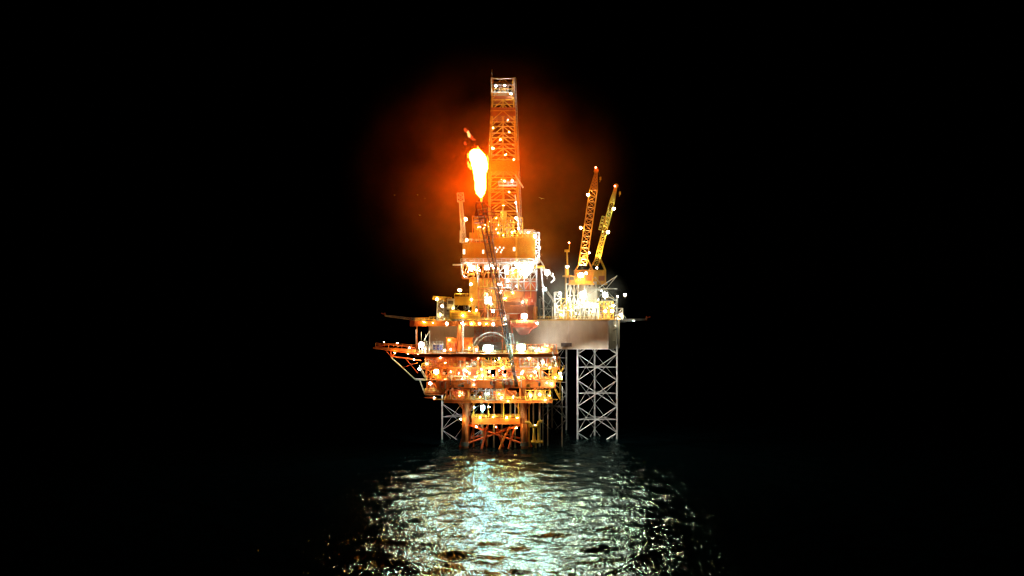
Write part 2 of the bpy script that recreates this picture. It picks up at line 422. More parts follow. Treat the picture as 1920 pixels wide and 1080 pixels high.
P.part('walkway_plate', MB().add([W(700,650.5,383.6), W(780,655,383.6), W(780,655,390.4), W(700,650.5,390.4), W(700,654.2,383.6), W(780,662,383.6), W(780,662,390.4), W(700,654.2,390.4)],
       [(3,2,1,0),(4,5,6,7),(0,1,5,4),(1,2,6,5),(2,3,7,6),(3,0,4,7)]), 'orange', wk)
st = MB()
for yy in (384, 390): st.tube(W(733,670,yy), W(778,711,yy), .27, 8)
P.part('raking_strut', st, 'white', wk)
for yy in (384.5, 397):
    st = MB(); st.path([W(778,711,yy), W(797,712,yy)], .4, 8); st.path([W(787,713,yy), W(797,740,yy), W(832,740,yy)], .26, 6)
    P.part('edge_tube', st, 'white')
rl = MB(); rl.rail(W(704,649,383.8), W(780,652,383.8), 1.1, .06, 1.6); P.part('handrail', rl, 'orange', wk)
# red flared bracket carrying the bright lamp on the right of the upper deck
fr = MB()
base = [(-5.0, 384.5), (4.2, 384.5), (4.2, 394), (-5.0, 394)]; cx = WX(984, 384)
zt = WZ(606, 384); zb = WZ(628, 384)
fr.add([(cx+x, y, zt) for x, y in base] + [(cx-.4+x*.3, 386.5+(y-384.5)*.45, zb) for x, y in base], [(0,1,2,3),(7,6,5,4),(1,0,4,5),(2,1,5,6),(3,2,6,7),(0,3,7,4)])
P.part('flared_bracket', fr, 'red')
sm = MB(); sm.box(*bx(966,1000,600,606.3,385.5,393)); sm.box(*bx(971,976,588,600,386,390)); sm.path([W(1000,606,384), W(1006,601,384), W(1006,613,384), W(996,618,384), W(992,626,384)], .25, 6); sm.path([W(962,640,386), W(960,618,386), W(956,600,386)], .3, 6)
P.part('vent_stack', sm, 'red')
gp = MB()
for q_ in (0, 6, 12): gp.tube(W(955+q_, 655, 382+q_*.2), W(950+q_*.9, 625, 383+q_*.2), .3, 6)
P.part('pipe_stack', gp, 'galv')

# ---- equipment standing on the platform
t = Thing('orange_cabin', 'orange steel cabin on the main deck behind the crane pedestal', 'cabin', W(860, 663, 386))
b_ = MB().box(*bx(836, 886, 634, 660, 386, 391)); t.part('wall', b_, 'orange')
b_ = MB().box(*bx(835, 887, 632.8, 633.9, 385.8, 391.2)); t.part('roof', b_, 'orange')
for q_ in (841, 852, 875): t.part('door' if q_ == 852 else 'window', MB().box(*bx(q_, q_+5, 643, 657 if q_ == 852 else 648, 385.9, 386.1)), 'deep')
for q_ in (838, 858, 882): t.part('skid_foot', MB().box(*bx(q_, q_+3, 660, 663, 386.2, 390.8)), 'dark')
t = Thing('blue_tank', 'blue tank with white top rim near the left end of the main deck', 'tank', W(821, 663, 384))
p = W(821, 657, 385.5)
t.part('shell', MB().tube(p, p+Vector((0, 0, 2.1)), 1.75, 16), 'blue', smooth=False)
r_ = MB()
for a_ in range(16):
    r_.tube(p+Vector((1.85*math.cos(a_*.393), 1.85*math.sin(a_*.393), 2.2)), p+Vector((1.85*math.cos(a_*.393+.393), 1.85*math.sin(a_*.393+.393), 2.2)), .16, 6)
t.part('rim', r_, 'white'); t.part('skid', MB().box((p.x-1.9, p.y-1.6, WZ(663, 384)+.01), (p.x+1.9, p.y+1.6, p.z-.01)), 'white')
t.part('vent_pipe', MB().path([p+Vector((-.4,0,2.1)), p+Vector((-.4,0,3.6)), p+Vector((-1,0,4.4))], .1, 6).tube(p+Vector((-.4,0,3.6)), p+Vector((.3,0,4.5)), .1, 6), 'white')
# arched pipe hoops
t = Thing('arched_pipe_rack', 'white arched pipe rack with curved rungs over the brightest main deck floodlight', 'pipe rack', W(920, 663, 386))
for k, (rr, yy, mt) in enumerate(((36, 385.5, 'white'), (30, 387, 'galv'), (36, 391, 'white'))):
    pts = [W(921 - rr*math.cos(q_), 661 - rr*1.05*math.sin(q_), yy) for q_ in np.linspace(0.35, 2.9, 12)]
    t.part('hoop', MB().path([W(921-rr*.94, 662, yy)] + pts + [W(921+rr*.97, 662, yy)], .24, 6), mt)
rg = MB()
for q_ in np.linspace(0.4, 2.85, 11): rg.tube(W(921-36*math.cos(q_), 661-38*math.sin(q_), 385.5), W(921-36*math.cos(q_), 661-38*math.sin(q_), 391), .16, 5)
t.part('rung', rg, 'white')
def vessel(px, py, Y, w, h, mat, label, name='skid_tank', up=True):
    p = W(px, py, Y); t = Thing(name, label, 'tank', p)
    m_ = MB()
    if up: m_.capsule(p+Vector((0,0,.4+.4*w)), p+Vector((0,0,h-.4*w)), w)
    else: m_.capsule(p+Vector((-h/2,0,.5+w)), p+Vector((h/2,0,.5+w)), w)
    t.part('vessel', m_, mat)
    t.part('saddle', MB().box((p.x-(w if up else h*.4), p.y-w*.7, p.z+.005), (p.x+(w if up else h*.4), p.y+w*.7, p.z+.5)), 'dark')
    t.part('nozzle', MB().tube(p+Vector((0,0,h-.2 if up else 2*w+.4)), p+Vector((0,0,h+.7 if up else 2*w+1.3)), .15, 6), 'galv')
vessel(893, 663, 383.5, .9, 2.8, 'orange', 'small orange vessel standing right of the orange cabin')
vessel(1000, 663, 384, 1.0, 3.6, 'white', 'white lying tank at the foot of the red flared bracket', up=False)
vessel(1026, 663, 384, .9, 3.2, 'yellow', 'yellow lying tank near the right end of the main deck', up=False)
vessel(800, 663, 384, .8, 2.6, 'white', 'white vessel at the left end of the main deck beside the large lamp')
vessel(958, 663, 391, 1.2, 5.6, 'galv', 'tall grey vessel between the arched pipe rack and the flared bracket')
def crate(px, py, Y, w, h, mat, label, d=2.4):
    p = W(px, py, Y); t = Thing('cargo_container', label, 'container', p)
    t.part('box', MB().box((p.x-w/2, p.y, p.z+.12), (p.x+w/2, p.y+d, p.z+h)), mat)
    rb = MB()
    for k in range(int(w/.35)): rb.box((p.x-w/2+.1+k*.35, p.y-.06, p.z+.2), (p.x-w/2+.22+k*.35, p.y-.003, p.z+h-.1))
    t.part('corrugation', rb, mat)
    t.part('skid', MB().box((p.x-w/2+.2, p.y+.2, p.z+.004), (p.x+w/2-.2, p.y+d-.2, p.z+.118)), 'dark')
crate(846, 602, 386, 3.4, 2.3, 'white', 'white cargo container on the upper deck left of the yellow winch house')
crate(936, 602, 387, 2.6, 1.8, 'orange', 'orange cargo container at the right end of the upper deck')
crate(1036, 663, 390, 2.6, 2.0, 'grey', 'grey cargo container at the right end of the main deck')

# ---- yellow pedestal crane on the platform's left
K = Thing('pedestal_crane', 'yellow pedestal crane with boom resting low over the left end of the platform', 'crane', W(866, 663, 384.5))
K.part('pedestal', MB().tube(W(861,663,384.5), W(861,604,384.5), .85, 12), 'orange', smooth=True)
K.part('ladder', MB().tube(W(868,661,383.6), W(868,612,383.6), .22, 6).path([W(868,612,383.6), W(871,608,383.6), W(876,608,383.6)], .22, 6), 'white')
K.part('slew_ring', MB().tube(W(861,601.5,384.5), W(861,598,384.5), 2.0, 16), 'dark')
hs = MB(); hs.add([W(843,581,382), W(900,586,382), W(900,598,382), W(843,598,382), W(843,581,390), W(900,586,390), W(900,598,390), W(843,598,390)],
       [(0,3,2,1),(4,5,6,7),(0,1,5,4),(1,2,6,5),(2,3,7,6),(3,0,4,7)])
ho = K.part('winch_house', hs, 'yellow')
lv_ = MB()
for k in range(4): lv_.box(*bx(847, 897, 586.5+k*3, 587.6+k*3, 381.9, 381.99))
K.part('louvre', lv_, 'brown', ho)
cb = K.part('cab', MB().box(*bx(838, 852, 560, 580.5, 382.5, 386)), 'white')
K.part('cab_window', MB().box(*bx(840, 850, 564, 570, 382.4, 382.49)), 'dark', cb)
K.part('engine_box', MB().box(*bx(852, 884, 556, 572, 383, 388)), 'yellow')
K.part('winch_drum', MB().tube(W(860,566,382.4), W(860,566,388.5), 1.15, 14), 'yellow')
K.part('exhaust', MB().tube(W(871,580,384), W(871,572,384), .4, 8).tube(W(878,580,384), W(878,571,384), .35, 8), 'dark')
ch, br = lattice(W(846,563,384), W(812,558,384), 1.8, 1.0, 1.8, 1.0, 6, .18, .1)
bm = K.part('boom', ch, 'yellow'); K.part('boom_lacing', br, 'yellow', bm)
ch, br = lattice(W(826,600,384), W(826,563,384), 2.4, 2.0, 2.4, 2.0, 5, .22, .12)
bm = K.part('boom_rest', ch, 'white'); K.part('rest_lacing', br, 'white', bm)
ht = MB(); ht.rail(W(852,556,383), W(884,556,383), 1.0, .06); K.part('handrail', ht, 'yellow')

# ---- flare boom, flame
B0, B1 = W(968, 720, 378), W(904, 392, 368)
FB = Thing('flare_boom', 'dark slender lattice flare boom leaning up in front of the platform', 'flare boom', B0)
BM = B0.lerp(B1, .42)
ch, br = lattice(B0, BM, .8, 1.6, .8, 1.6, 10, .13, .07, style='z'); FB.part('lower_boom', MB().add(ch.v, ch.f).add(br.v, br.f), 'black')  # near black: the lower boom's silhouette is put into its colour
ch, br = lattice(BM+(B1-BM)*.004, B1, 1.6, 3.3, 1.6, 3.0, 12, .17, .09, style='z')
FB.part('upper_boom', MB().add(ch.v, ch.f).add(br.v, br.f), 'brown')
pp = MB(); pp.tube(B0+Vector((0,-.3,0)), W(902.5, 376, 368), .2, 8); FB.part('flare_pipe', pp, 'dark')
FB.part('base_hinge', MB().box((B0.x-.7, B0.y-.7, B0.z-1.0), (B0.x+.7, B0.y+2.8, B0.z-.05)), 'brown')
tp = MB()
for yy in (366.5, 369.5):
    tp.path([W(893,404,yy), W(893,379,yy), W(908,379,yy), W(926,395,yy), W(928,404,yy), W(893,404,yy)], .2, 6); tp.tube(W(900,397,yy), W(925,397,yy), .2, 6)
for q_ in ((893,404),(893,379),(908,379),(926,395),(928,404)): tp.tube(W(*q_,366.5), W(*q_,369.5), .2, 6)
for k in range(3): tp.box(*bx(889, 906, 404+k*6, 405.3+k*6, 366.3, 369.7))
FB.part('tip_platform', tp, 'deep')
FB.part('burner', MB().tube(W(902.5,378,368), W(902.5,371,368), .45, 10, .75), 'dark')

flame_m = bpy.data.materials.new('flame'); flame_m.use_nodes = True; n = flame_m.node_tree; n.nodes.clear()
o_ = n.nodes.new('ShaderNodeOutputMaterial'); e_ = n.nodes.new('ShaderNodeEmission')
e_.inputs[0].default_value = (1.0, 0.27, 0.02, 1); e_.inputs[1].default_value = 120
n.links.new(e_.outputs[0], o_.inputs[0])
M['flame'] = flame_m
M['tongue'] = glow('flame_tongue', (1.0, 0.30, 0.03), 3.5)
M['ember'] = glow('flame_wisp', (1.0, 0.42, 0.12), 2.2)
M['wisp_dark'] = glow('flame_wisp_red', (1.0, 0.10, 0.015), 0.9)
def flame(rows, Y, seed, n=20, jag=.28):
    """lathe-like tongue of fire through (py, px_left, px_right) rows"""
    rr = random.Random(seed); vs = []; fs = []; rows2 = []
    for (a, b) in zip(rows, rows[1:]):
        for k in range(3): rows2.append(tuple(a[i]+(b[i]-a[i])*k/3 for i in range(3)))
    rows2.append(rows[-1])
    for py, l, r in rows2:
        c = W((l+r)/2, py, Y); rad = (r-l)/2*Y/F
        for i in range(n):
            t = 2*math.pi*i/n; q = rad*(1+rr.uniform(-jag, jag)*.5) + rr.uniform(-jag, jag)*.3
            vs.append((c.x+max(q, .02)*math.cos(t), c.y+max(q, .02)*math.sin(t), c.z+rr.uniform(-.12, .12)))
    m = len(rows2)
    for j in range(m-1):
        for i in range(n): fs.append((j*n+i, (j+1)*n+i, (j+1)*n+(i+1)%n, j*n+(i+1)%n))
    fs.append(tuple(range(n))[::-1]); fs.append(tuple(range((m-1)*n, m*n)))
    return MB().add(vs, fs)
FY = 367.5
FL = Thing('gas_flame', 'tall white-hot gas flare flame burning at the tip of the flare boom', 'flame', W(902, 371, FY))
FL.part('core', flame([(370,900.5,903.5),(366,896,906),(361,892.5,909),(354,891,911),(345,890.5,911),(335,889.5,910.5),(325,888.5,911),(318,887,914),(310,884.5,914.5),
    (303,883,913.5),(297,880.5,913),(291,879,909),(285,881,904),(281,886,900)], FY, 5, jag=.16), 'flame', smooth=True)
for rows in ([(318,882,886),(312,877,882),(306,876,880),(302,877,878)], [(284,893,903),(278,894,899),(274,895,896)], [(305,912,916),(298,913,917),(291,913,914)], [(296,877,884),(290,876,881),(287,877,878)], [(372,900,905),(377,901,904),(380,902,903)]):
    f_ = flame(rows, FY, R.randint(0, 999), 8, .3); FL.part('tongue', f_, 'tongue')
WI = Thing('flame_wisp', 'small orange wisp of fire torn loose above the main flame', 'flame', W(877, 262, FY))
WI.part('bright_core', flame([(257,878,883),(252,876,881.5),(248,875,880),(245,877,878)], FY-.6, 3, 8, .5), 'ember')
wm = MB()
for rows in ([(247,871,881),(243,869,877),(240,871,873)], [(263,884,893),(258,880,888),(252,878,884)], [(272,870,875),(268,869,874.5),(265,871,873)]):
    f_ = flame(rows, FY, R.randint(0, 999), 8, .6); wm.add(f_.v, f_.f)
WI.part('red_fringe', wm, 'wisp_dark')

# ------------------------------------------------------------------ jack-up rig
HY = 408.0
J = Thing('jackup_rig', 'jack-up drilling rig with tan box hull raised on three lattice legs behind the platform', 'drilling rig', (WX(980, 430), 430, 0))
ht_, hb_ = WZ(601, HY), WZ(655, HY)
x0, x1 = WX(805, HY), WX(1141, HY); x2 = WX(1162, HY+14)
hull = [(x0, HY), (x1, HY), (x2, HY+14), (x2, HY+34), (x2-14, HY+52), (x0+14, HY+52), (x0-3, HY+34)]
J.part('hull', MB().prism(hull, hb_, ht_), 'tan')
J.part('deck_edge', MB().prism([(x+(-.3 if x < 0 else .3), y-(.3 if y < 420 else -.3)) for x, y in hull], ht_+.004, ht_+.35), 'yellow')
fd = MB()
for px in (1140.0,): fd.box((WX(px, HY)-.25, HY-.12, hb_+.1), (WX(px, HY)+.2, HY-.004, ht_-.1))
for k in range(8): fd.box((x0+4+k*8.2, HY-.06, hb_+.2), (x0+4.1+k*8.2, HY-.004, ht_-.3))
fd.box((x0+.2, HY-.09, hb_+.02), (x1-.2, HY-.003, hb_+.28))
J.part('fender_strip', fd, 'white')
J.part('hull_dark_box', MB().box(*bx(1052, 1072, 643, 650, HY-.35, HY-.005)), 'dark')  # dark box standing slightly proud of the hull front
hr = MB(); hr.rail((x0, HY+.1, ht_+.35), (x1, HY+.1, ht_+.35), 1.2, .06); hr.rail((x1, HY+.1, ht_+.35), (x2, HY+14, ht_+.35), 1.2, .06)
J.part('handrail', hr, 'yellow')
def jack_leg(pxl, pxr, py0, bay, Yf, ztop, mat):
    """triangular lattice leg: two chords towards the camera and one behind"""
    xl, xr = WX(pxl, Yf), WX(pxr, Yf); xm = (xl+xr)/2; Yb = Yf+(xr-xl)*.87
    ch = [Vector((xl, Yf, 0)), Vector((xr, Yf, 0)), Vector((xm, Yb, 0))]
    lg = MB()
    for c_ in ch:
        lg.tube(c_+Vector((0,0,-8)), c_+Vector((0,0,ztop)), .34, 10)
    lo = J.part('rig_leg', lg, mat)
    bz = bay*Yf/F; zn = WZ(py0, Yf); br = MB()
    while zn > 0: zn -= bz
    zn -= bz
    while zn < ztop-1:
        zt_ = min(zn+bz, ztop)
        for i in range(3):
            a, b = ch[i], ch[(i+1)%3]
            rb_ = .16 if i == 0 else .09; br.tube(a+Vector((0,0,zn)), b+Vector((0,0,zn+bz)), rb_, 6); br.tube(b+Vector((0,0,zn)), a+Vector((0,0,zn+bz)), rb_, 6)
            br.tube(a+Vector((0,0,zn+bz/2)), b+Vector((0,0,zn+bz/2)), rb_, 6)
            m1 = (a+b)/2; m2 = (b+ch[(i+2)%3])/2
            br.tube(m1+Vector((0,0,zn+bz/2)), m2+Vector((0,0,zn+bz/2)), .08, 5)
            ico(.4, br, m1+Vector((0,0,zn+bz/2)), 6, 4)
        zn += bz
    J.part('leg_bracing', br, mat, lo)
jack_leg(1083, 1157, 713, 49, 414, WZ(556, 414), 'galv')
jack_leg(829, 903, 757, 49, 414, WZ(585, 414), 'galv')
jack_leg(1012, 1062, 740, 46, 448, WZ(560, 448), 'grey')
# deck clutter: white frames, houses, pipe racks
for (a0, a1, b0, b1, Y0, Y1, mt) in ((1086,1119,528,566,416,423,'white'),(1122,1152,578,598,414,420,'brown'),(1040,1062,578,600,412,418,'grey'),(1096,1122,568,578,412,418,'white'),(960,1000,570,600,424,436,'grey'),(1128,1150,562,577,424,430,'white'),(820,852,575,600,424,432,'grey')):
    (p0, p1) = bx(a0, a1, b0, b1, Y0, Y1); h = J.part('deckhouse', MB().box((p0[0], p0[1], max(p0[2], ht_+.36)), p1), mt)
    wmb = MB(); nwin = int((p1[0]-p0[0])/1.6)
    for k in range(nwin):
        xx = p0[0]+.5+k*1.6; zz = p1[2]-1.9
        wmb.box((xx, Y0-.06, zz), (xx+.8, Y0-.004, zz+.8))
    J.part('window', wmb, 'dark', h)
    J.part('roof_rail', MB().rail((p0[0], Y0+.1, p1[2]), (p1[0], Y0+.1, p1[2]), 1.0, .06), 'yellow', h)
def fram(th, px0, px1, py0, py1, Y, nx, nz, r, mat, d=4.0, diag=True, name='frame_tower'):
    ch = MB(); br = MB(); zb = max(WZ(py1, Y), 0)
    for yy in (Y, Y+d):
        for k in range(nx+1):
            x = WX(px0+(px1-px0)*k/nx, Y); ch.tube((x, yy, zb), (x, yy, WZ(py0, Y)), r, 6)
        for j in range(nz+1):
            z = zb+(WZ(py0, Y)-zb)*j/nz; br.tube((WX(px0, Y), yy, z), (WX(px1, Y), yy, z), r*.8, 5)
            if j < nz and diag:
                z2 = zb+(WZ(py0, Y)-zb)*(j+1)/nz
                for k in range(nx):
                    xa, xb = WX(px0+(px1-px0)*k/nx, Y), WX(px0+(px1-px0)*(k+1)/nx, Y)
                    if (j+k) % 2: xa, xb = xb, xa
                    br.tube((xa, yy, z), (xb, yy, z2), r*.6, 5)
    for j in range(nz+1):
        z = zb+(WZ(py0, Y)-zb)*j/nz
        for k in range(nx+1):
            x = WX(px0+(px1-px0)*k/nx, Y); br.tube((x, Y, z), (x, Y+d, z), r*.6, 5)
    return th.part(name, ch.add(br.v, br.f), mat)
fram(J, 1040, 1052, 548, 598, 411, 1, 4, .28, 'white'); fram(J, 1062, 1084, 532, 598, 412, 3, 3, .25, 'white')
fram(J, 1088, 1122, 576, 598, 409.5, 4, 1, .25, 'white', 3); fram(J, 1124, 1150, 566, 598, 411, 3, 2, .2, 'yellow', 3); fram(J, 1052, 1064, 560, 598, 409.5, 1, 3, .2, 'yellow', 3)
fram(J, 1148, 1168, 578, 598, 421, 2, 2, .18, 'white', 3)
for i in range(30):
    px = R.uniform(1040, 1148); Y_ = R.uniform(409, 413); m_ = MB(); p = Vector((WX(px, Y_), Y_, ht_+.5)); pts = [p]; r = R.uniform(.1, .25)
    for s_ in range(3):
        q = p.copy(); ax = R.choice('xz')
        if ax == 'x': q.x = min(max(q.x+R.choice([-1, 1])*R.uniform(1, 5), WX(1036, 410)), WX(1152, 410))
        else: q.z = ht_ + R.uniform(.6, 7)
        pts.append(q); p = q
    m_.path(pts, r, 6); J.part('pipe_run', m_, R.choice(['white', 'white', 'galv', 'yellow', 'grey']))
J.part('lookout_platform', MB().tube(W(1063,497,414), W(1063,521,414), .8, 10).box(*bx(1056, 1072, 516, 518.5, 412, 417)).box(*bx(1059, 1068, 468, 472, 413, 415)).tube(W(1063,470,414), W(1064,497,414), .3, 8).tube(W(1061,520,414), Vector((WX(1061,414), 414, ht_)), .35, 8).tube(W(1068,456,414), W(1067,470,414), .12, 6), 'clad')
J.part('helideck_arm', MB().path([Vector((x2, HY+16, ht_+.2)), W(1176,600,424), W(1190,599,424)], .3, 6).path([W(1165,585,424), W(1176,600,424)], .12, 5), 'grey')
# burner booms reaching out either side
for a, b in (((808,602,428),(722,592,428)), ((1166,601,428),(1212,599,436))):
    ch, br = lattice(W(*a), W(*b), 1.3, .5, 1.3, .5, 14, .1, .06, right=Vector((0,1,0)))
    o = J.part('burner_boom', ch, 'grey'); J.part('boom_lacing', br, 'grey', o)
    e = W(*b); J.part('burner_head', MB().path([e+Vector((0,0,.6)), e+Vector((-1.6 if b[0] < 900 else 1.6,0,1.0))], .25, 6).tube(e, e+Vector((0,0,1.4)), .15, 5), 'red', o)
# stair tower and bridge from the drill floor to the hull
def slopebox(a, b, w, h): 
    a = Vector(a); b = Vector(b); m_ = MB()
    up = Vector((0,0,h)); d = Vector((0,w,0))
    return m_.add([a, b, b+d, a+d, a+up, b+up, b+d+up, a+d+up], [(0,3,2,1),(4,5,6,7),(0,1,5,4),(1,2,6,5),(2,3,7,6),(3,0,4,7)])

for a_ in ((800,870,670,687,380.9,7,1,.11,'deep',1.0),(905,960,669,688,381.2,5,2,.1,'yellow',1.0),(975,1042,671,688,380.9,8,1,.1,'galv',1.0),(798,850,695,712,381.0,5,2,.09,'orange',1.2),(930,1010,693,713,381.0,7,1,.12,'deep',1.2),(836,880,731,750,381.6,4,1,.13,'orange',1.0),(910,945,730,750,381.4,5,2,.1,'galv',1.0),(985,1032,732,750,381.6,5,1,.12,'yellow',1.0),(786,830,640,662,383,7,2,.09,'galv',2),(948,1044,646,662,382,14,1,.1,'orange',2),(890,948,612,640,391,7,3,.1,'orange',3),(1030,1050,670,712,383,3,4,.12,'yellow',3)):
    fram(P, *a_, name='pipe_support')
for px, a0, a1 in ((780,618,645),(790,622,645),(798,626,660),(806,616,660)): P.part('vent_post', MB().tube(W(px, a1, 383.5), W(px, a0, 383.5), .12, 5), 'white')
P.part('jib', MB().tube(W(806,620,383.5), W(794,640,383), .18, 5), 'white')
# ------------------------------------------------------------------ drilling package (cantilever, drill floor) and derrick
D = Thing('drilling_package', 'ochre clad drill floor block on the cantilever below the tall derrick', 'drill floor', (WX(940, 402), 402, ht_))
DY = 400.0
D.part('cantilever_beam', MB().box((WX(885, DY), DY-4, ht_+.4), (WX(892, DY), HY+40, WZ(575, DY))), 'clad')
D.part('cantilever_beam', MB().box((WX(1000, DY), DY-4, ht_+.4), (WX(1007, DY), HY+40, WZ(575, DY))), 'clad')
w1 = D.part('windwall', MB().box(*bx(867, 920, 455, 491, DY-4, DY+14)), 'clad')
w2 = D.part('windwall', MB().box(*bx(920.4, 973, 446, 490, DY-4.6, DY+14)), 'clad')
w3 = D.part('windwall', MB().box(*bx(973.4, 1004, 438, 486, DY-4, DY+14)), 'clad')
co = MB()
for k in range(62):
    px = 868+k*2.2
    if 919 < px < 922 or px > 1002: continue
    tp_ = 455 if px < 920 else (446 if px < 973 else 438)
    yy = DY-4 if (px < 920 or px > 973) else DY-4.6
    co.box((WX(px, yy), yy-.12, WZ(489 if px < 973 else 485, yy)), (WX(px, yy)+.16, yy-.004, WZ(tp_+1, yy)))
D.part('corrugation', co, 'clad', w2)
D.part('corner_post', MB().box(*bx(966.5, 970, 440, 489, DY-5.4, DY-4.85)), 'yellow')
for px, py, w, h in ((870,472,4,9),(906,472,3,7),(964,467,4,7)):
    D.part('lit_window', MB().box(*bx(px-w/2, px+w/2, py-h/2, py+h/2, DY-5.6 if px > 960 else DY-4.4, DY-4.2 if px < 960 else DY-5.45)), glow('window_glow', (1, .85, .6), 3.0))
lw = MB()
for a0, b0 in ((928,463),(932,466),(936,462),(940,467),(943,463),(930,470),(938,471)): lw.box(*bx(a0, a0+2.3, b0, b0+3.4, DY-4.95, DY-4.75))
D.part('lit_window', lw, glow('window_glow_b', (1, .85, .65), 2.5))
D.part('floor_plate', MB().box(*bx(864, 1008, 491, 494, DY-6, DY+16)), 'galv')
r_ = MB(); r_.rail(W(864,491,DY-6), W(1008,491,DY-6), 1.15, .06); r_.rail(W(975,438,DY-4), W(1003,438,DY-4), 1.2, .08); r_.rail(W(868,455,DY-4), W(918,455,DY-4), 1.2, .07)
D.part('handrail', r_, 'white')
D.part('substructure', MB().box(*bx(896, 1006, 522, 598, DY, DY+12)), 'brown')
D.part('service_cabin', MB().box(*bx(880, 896, 520, 575, DY-1, DY+8)), 'clad')
D.part('service_cabin', MB().box(*bx(898, 930, 522, 578, DY-3, DY-.1)), 'clad')
D.part('mud_tank', MB().box(*bx(984, 1004, 528, 572, DY-3.5, DY-.1)), 'deep')
D.part('mud_tank', MB().box(*bx(946, 982, 545, 566, DY-2.5, DY-.1)), 'brown')
D.part('mud_tank', MB().box(*bx(950, 983, 505, 522, DY-3, DY+4)), 'clad')
fram(D, 867, 935, 494, 522, DY-5, 7, 1, .2, 'orange', 4, name='support_frame'); fram(D, 936, 1006, 494, 545, DY-5, 6, 3, .2, 'galv', 4, name='support_frame')
fram(D, 897, 944, 522, 600, DY-5, 4, 4, .22, 'orange', 2, name='support_frame')
for (a0, a1, b0, b1, mt) in ((878,886,496,508,'white'),(889,896,497,507,'white'),(908,920,496,506,'white'),(941,955,496,504,'white'),(946,954,506,514,'white'),(968,1000,496,503,'white'),(974,996,506,516,'white'),(947,958,524,530,'white'),(948,958,533,541,'white'),(908,922,556,570,'white'),(945,955,590,603,'white'),(880,890,512,516,'yellow')):
    yy = DY-5.8; D.part('equipment_skid', MB().box(*bx(a0, a1, b0, b1, yy, yy+2)), mt)
for i in range(34):
    px = R.uniform(870, 1000); Y_ = R.uniform(DY-6, DY-5); p = W(px, R.uniform(500, 590), Y_); m_ = MB(); pts = [p]; r = R.uniform(.1, .22)
    for s_ in range(3):
        q = p.copy()
        if R.random() < .5: q.x = min(max(q.x+R.choice([-1, 1])*R.uniform(1, 5), WX(895, DY)), WX(1004, DY))
        else: q.z = min(max(q.z+R.uniform(-7, 7), WZ(598, DY)), WZ(497, DY))
        pts.append(q); p = q
    D.part('pipe_run', m_.path(pts, r, 6), R.choice(['white', 'orange', 'galv', 'clad', 'brown', 'yellow']))
D.part('outrigger_pipe', MB().tube(W(849,496.5,DY-5), W(868,496.5,DY-5), .3, 8), 'white')
D.part('vent_loop', MB().path([W(866,492,DY-5), W(865,498,DY-5), W(866,514,DY-5), W(870,519,DY-5), W(876,519,DY-5)], .3, 6), 'white')
# right hand outboard tower, sloping chute to the rig
fram(D, 1003, 1011, 436, 492, DY-3, 1, 6, .28, 'white', 3, name='stair_tower')
D.part('chute', slopebox(W(1011,486,DY-3), W(1020,500,DY-3), 2.2, .6), 'white')
D.part('outboard_platform', MB().box(*bx(1000, 1021, 498, 501.5, DY-4, DY+3)), 'yellow')
D.part('chute', slopebox(W(1016,506,DY-3), W(1038,520,DY-3), 2.2, 1.4), 'white')
D.part('chute_leg', MB().path([W(1038,518,DY-3), W(1040,524,DY-3), W(1033,530,DY-3)], .35, 6).path([W(1014,501,DY-3), W(1018,540,DY-3), W(1020,598,DY-1)], .25, 6), 'white')
D.part('derrick_crane_strut', MB().tube(W(1008,503,DY-6), W(984,523,DY-6), .28, 8), 'dark')
stair(D, W(1016,536,DY-2), W(1040,568,DY+4), 1.6, 'white', 'access_stair')

# derrick
G = Thing('drilling_derrick', 'tall tapering lattice drilling derrick with brightly lit crown', 'derrick', W(943, 440, 402))
GY = 402
def lev(py):   # half width and centre in px of the derrick at picture row py
    t = (py-150)/290; return 942.8+2.5*t, 19+9.5*min(1, 1.8*t)
rows = [150+k*(440-150)/14 for k in range(15)]
ch = MB(); brU = MB()
pts = []
for py in rows:
    c_, hw = lev(py); hwm = hw*GY/F; z = WZ(py, GY); x = WX(c_, GY)
    pts.append([Vector((x-hwm, GY-hwm, z)), Vector((x+hwm, GY-hwm, z)), Vector((x+hwm, GY+hwm, z)), Vector((x-hwm, GY+hwm, z))])
for i in range(4): ch.tube(pts[0][i], pts[-1][i], .32, 8)
gc = G.part('derrick_leg', ch, 'yellow')
for k in range(len(rows)):
    for i in range(4):
        a, b = pts[k][i], pts[k][(i+1)%4]; brU.tube(a, b, .2, 5)
        if k < len(rows)-1:
            c2, d2 = pts[k+1][i], pts[k+1][(i+1)%4]; mid = (a+b)/2
            brU.tube(mid, c2, .16, 5); brU.tube(mid, d2, .16, 5); 
            if k % 2 == 0: brU.tube(mid, (c2+d2)/2, .11, 5)
G.part('girt_bracing', brU, 'yellow', gc); 
lad = MB(); a, b = pts[0][1]+Vector((.5,-.3,0)), pts[-1][1]+Vector((.5,-.3,0))
for o_ in (0, .55): lad.tube(a+Vector((o_,0,0)), b+Vector((o_,0,0)), .07, 4)
for k in range(110): p = a.lerp(b, k/110); lad.tube(p, p+Vector((.55,0,0)), .05, 4)
G.part('ladder', lad, 'white')
def ring(py0, py1, ext, name, mat):
    c_, hw = lev((py0+py1)/2); hwm = (hw+ext)*GY/F; x = WX(c_, GY); t_ = .2; m_ = MB(); z0, z1 = WZ(py1, GY), WZ(py0, GY)
    m_.box((x-hwm, GY-hwm, z0), (x+hwm, GY-hwm+t_, z1)); m_.box((x-hwm, GY+hwm-t_, z0), (x+hwm, GY+hwm, z1))
    m_.box((x-hwm, GY-hwm+t_, z0), (x-hwm+t_, GY+hwm-t_, z1)); m_.box((x+hwm-t_, GY-hwm+t_, z0), (x+hwm, GY+hwm-t_, z1))
    return G.part(name, m_, mat)
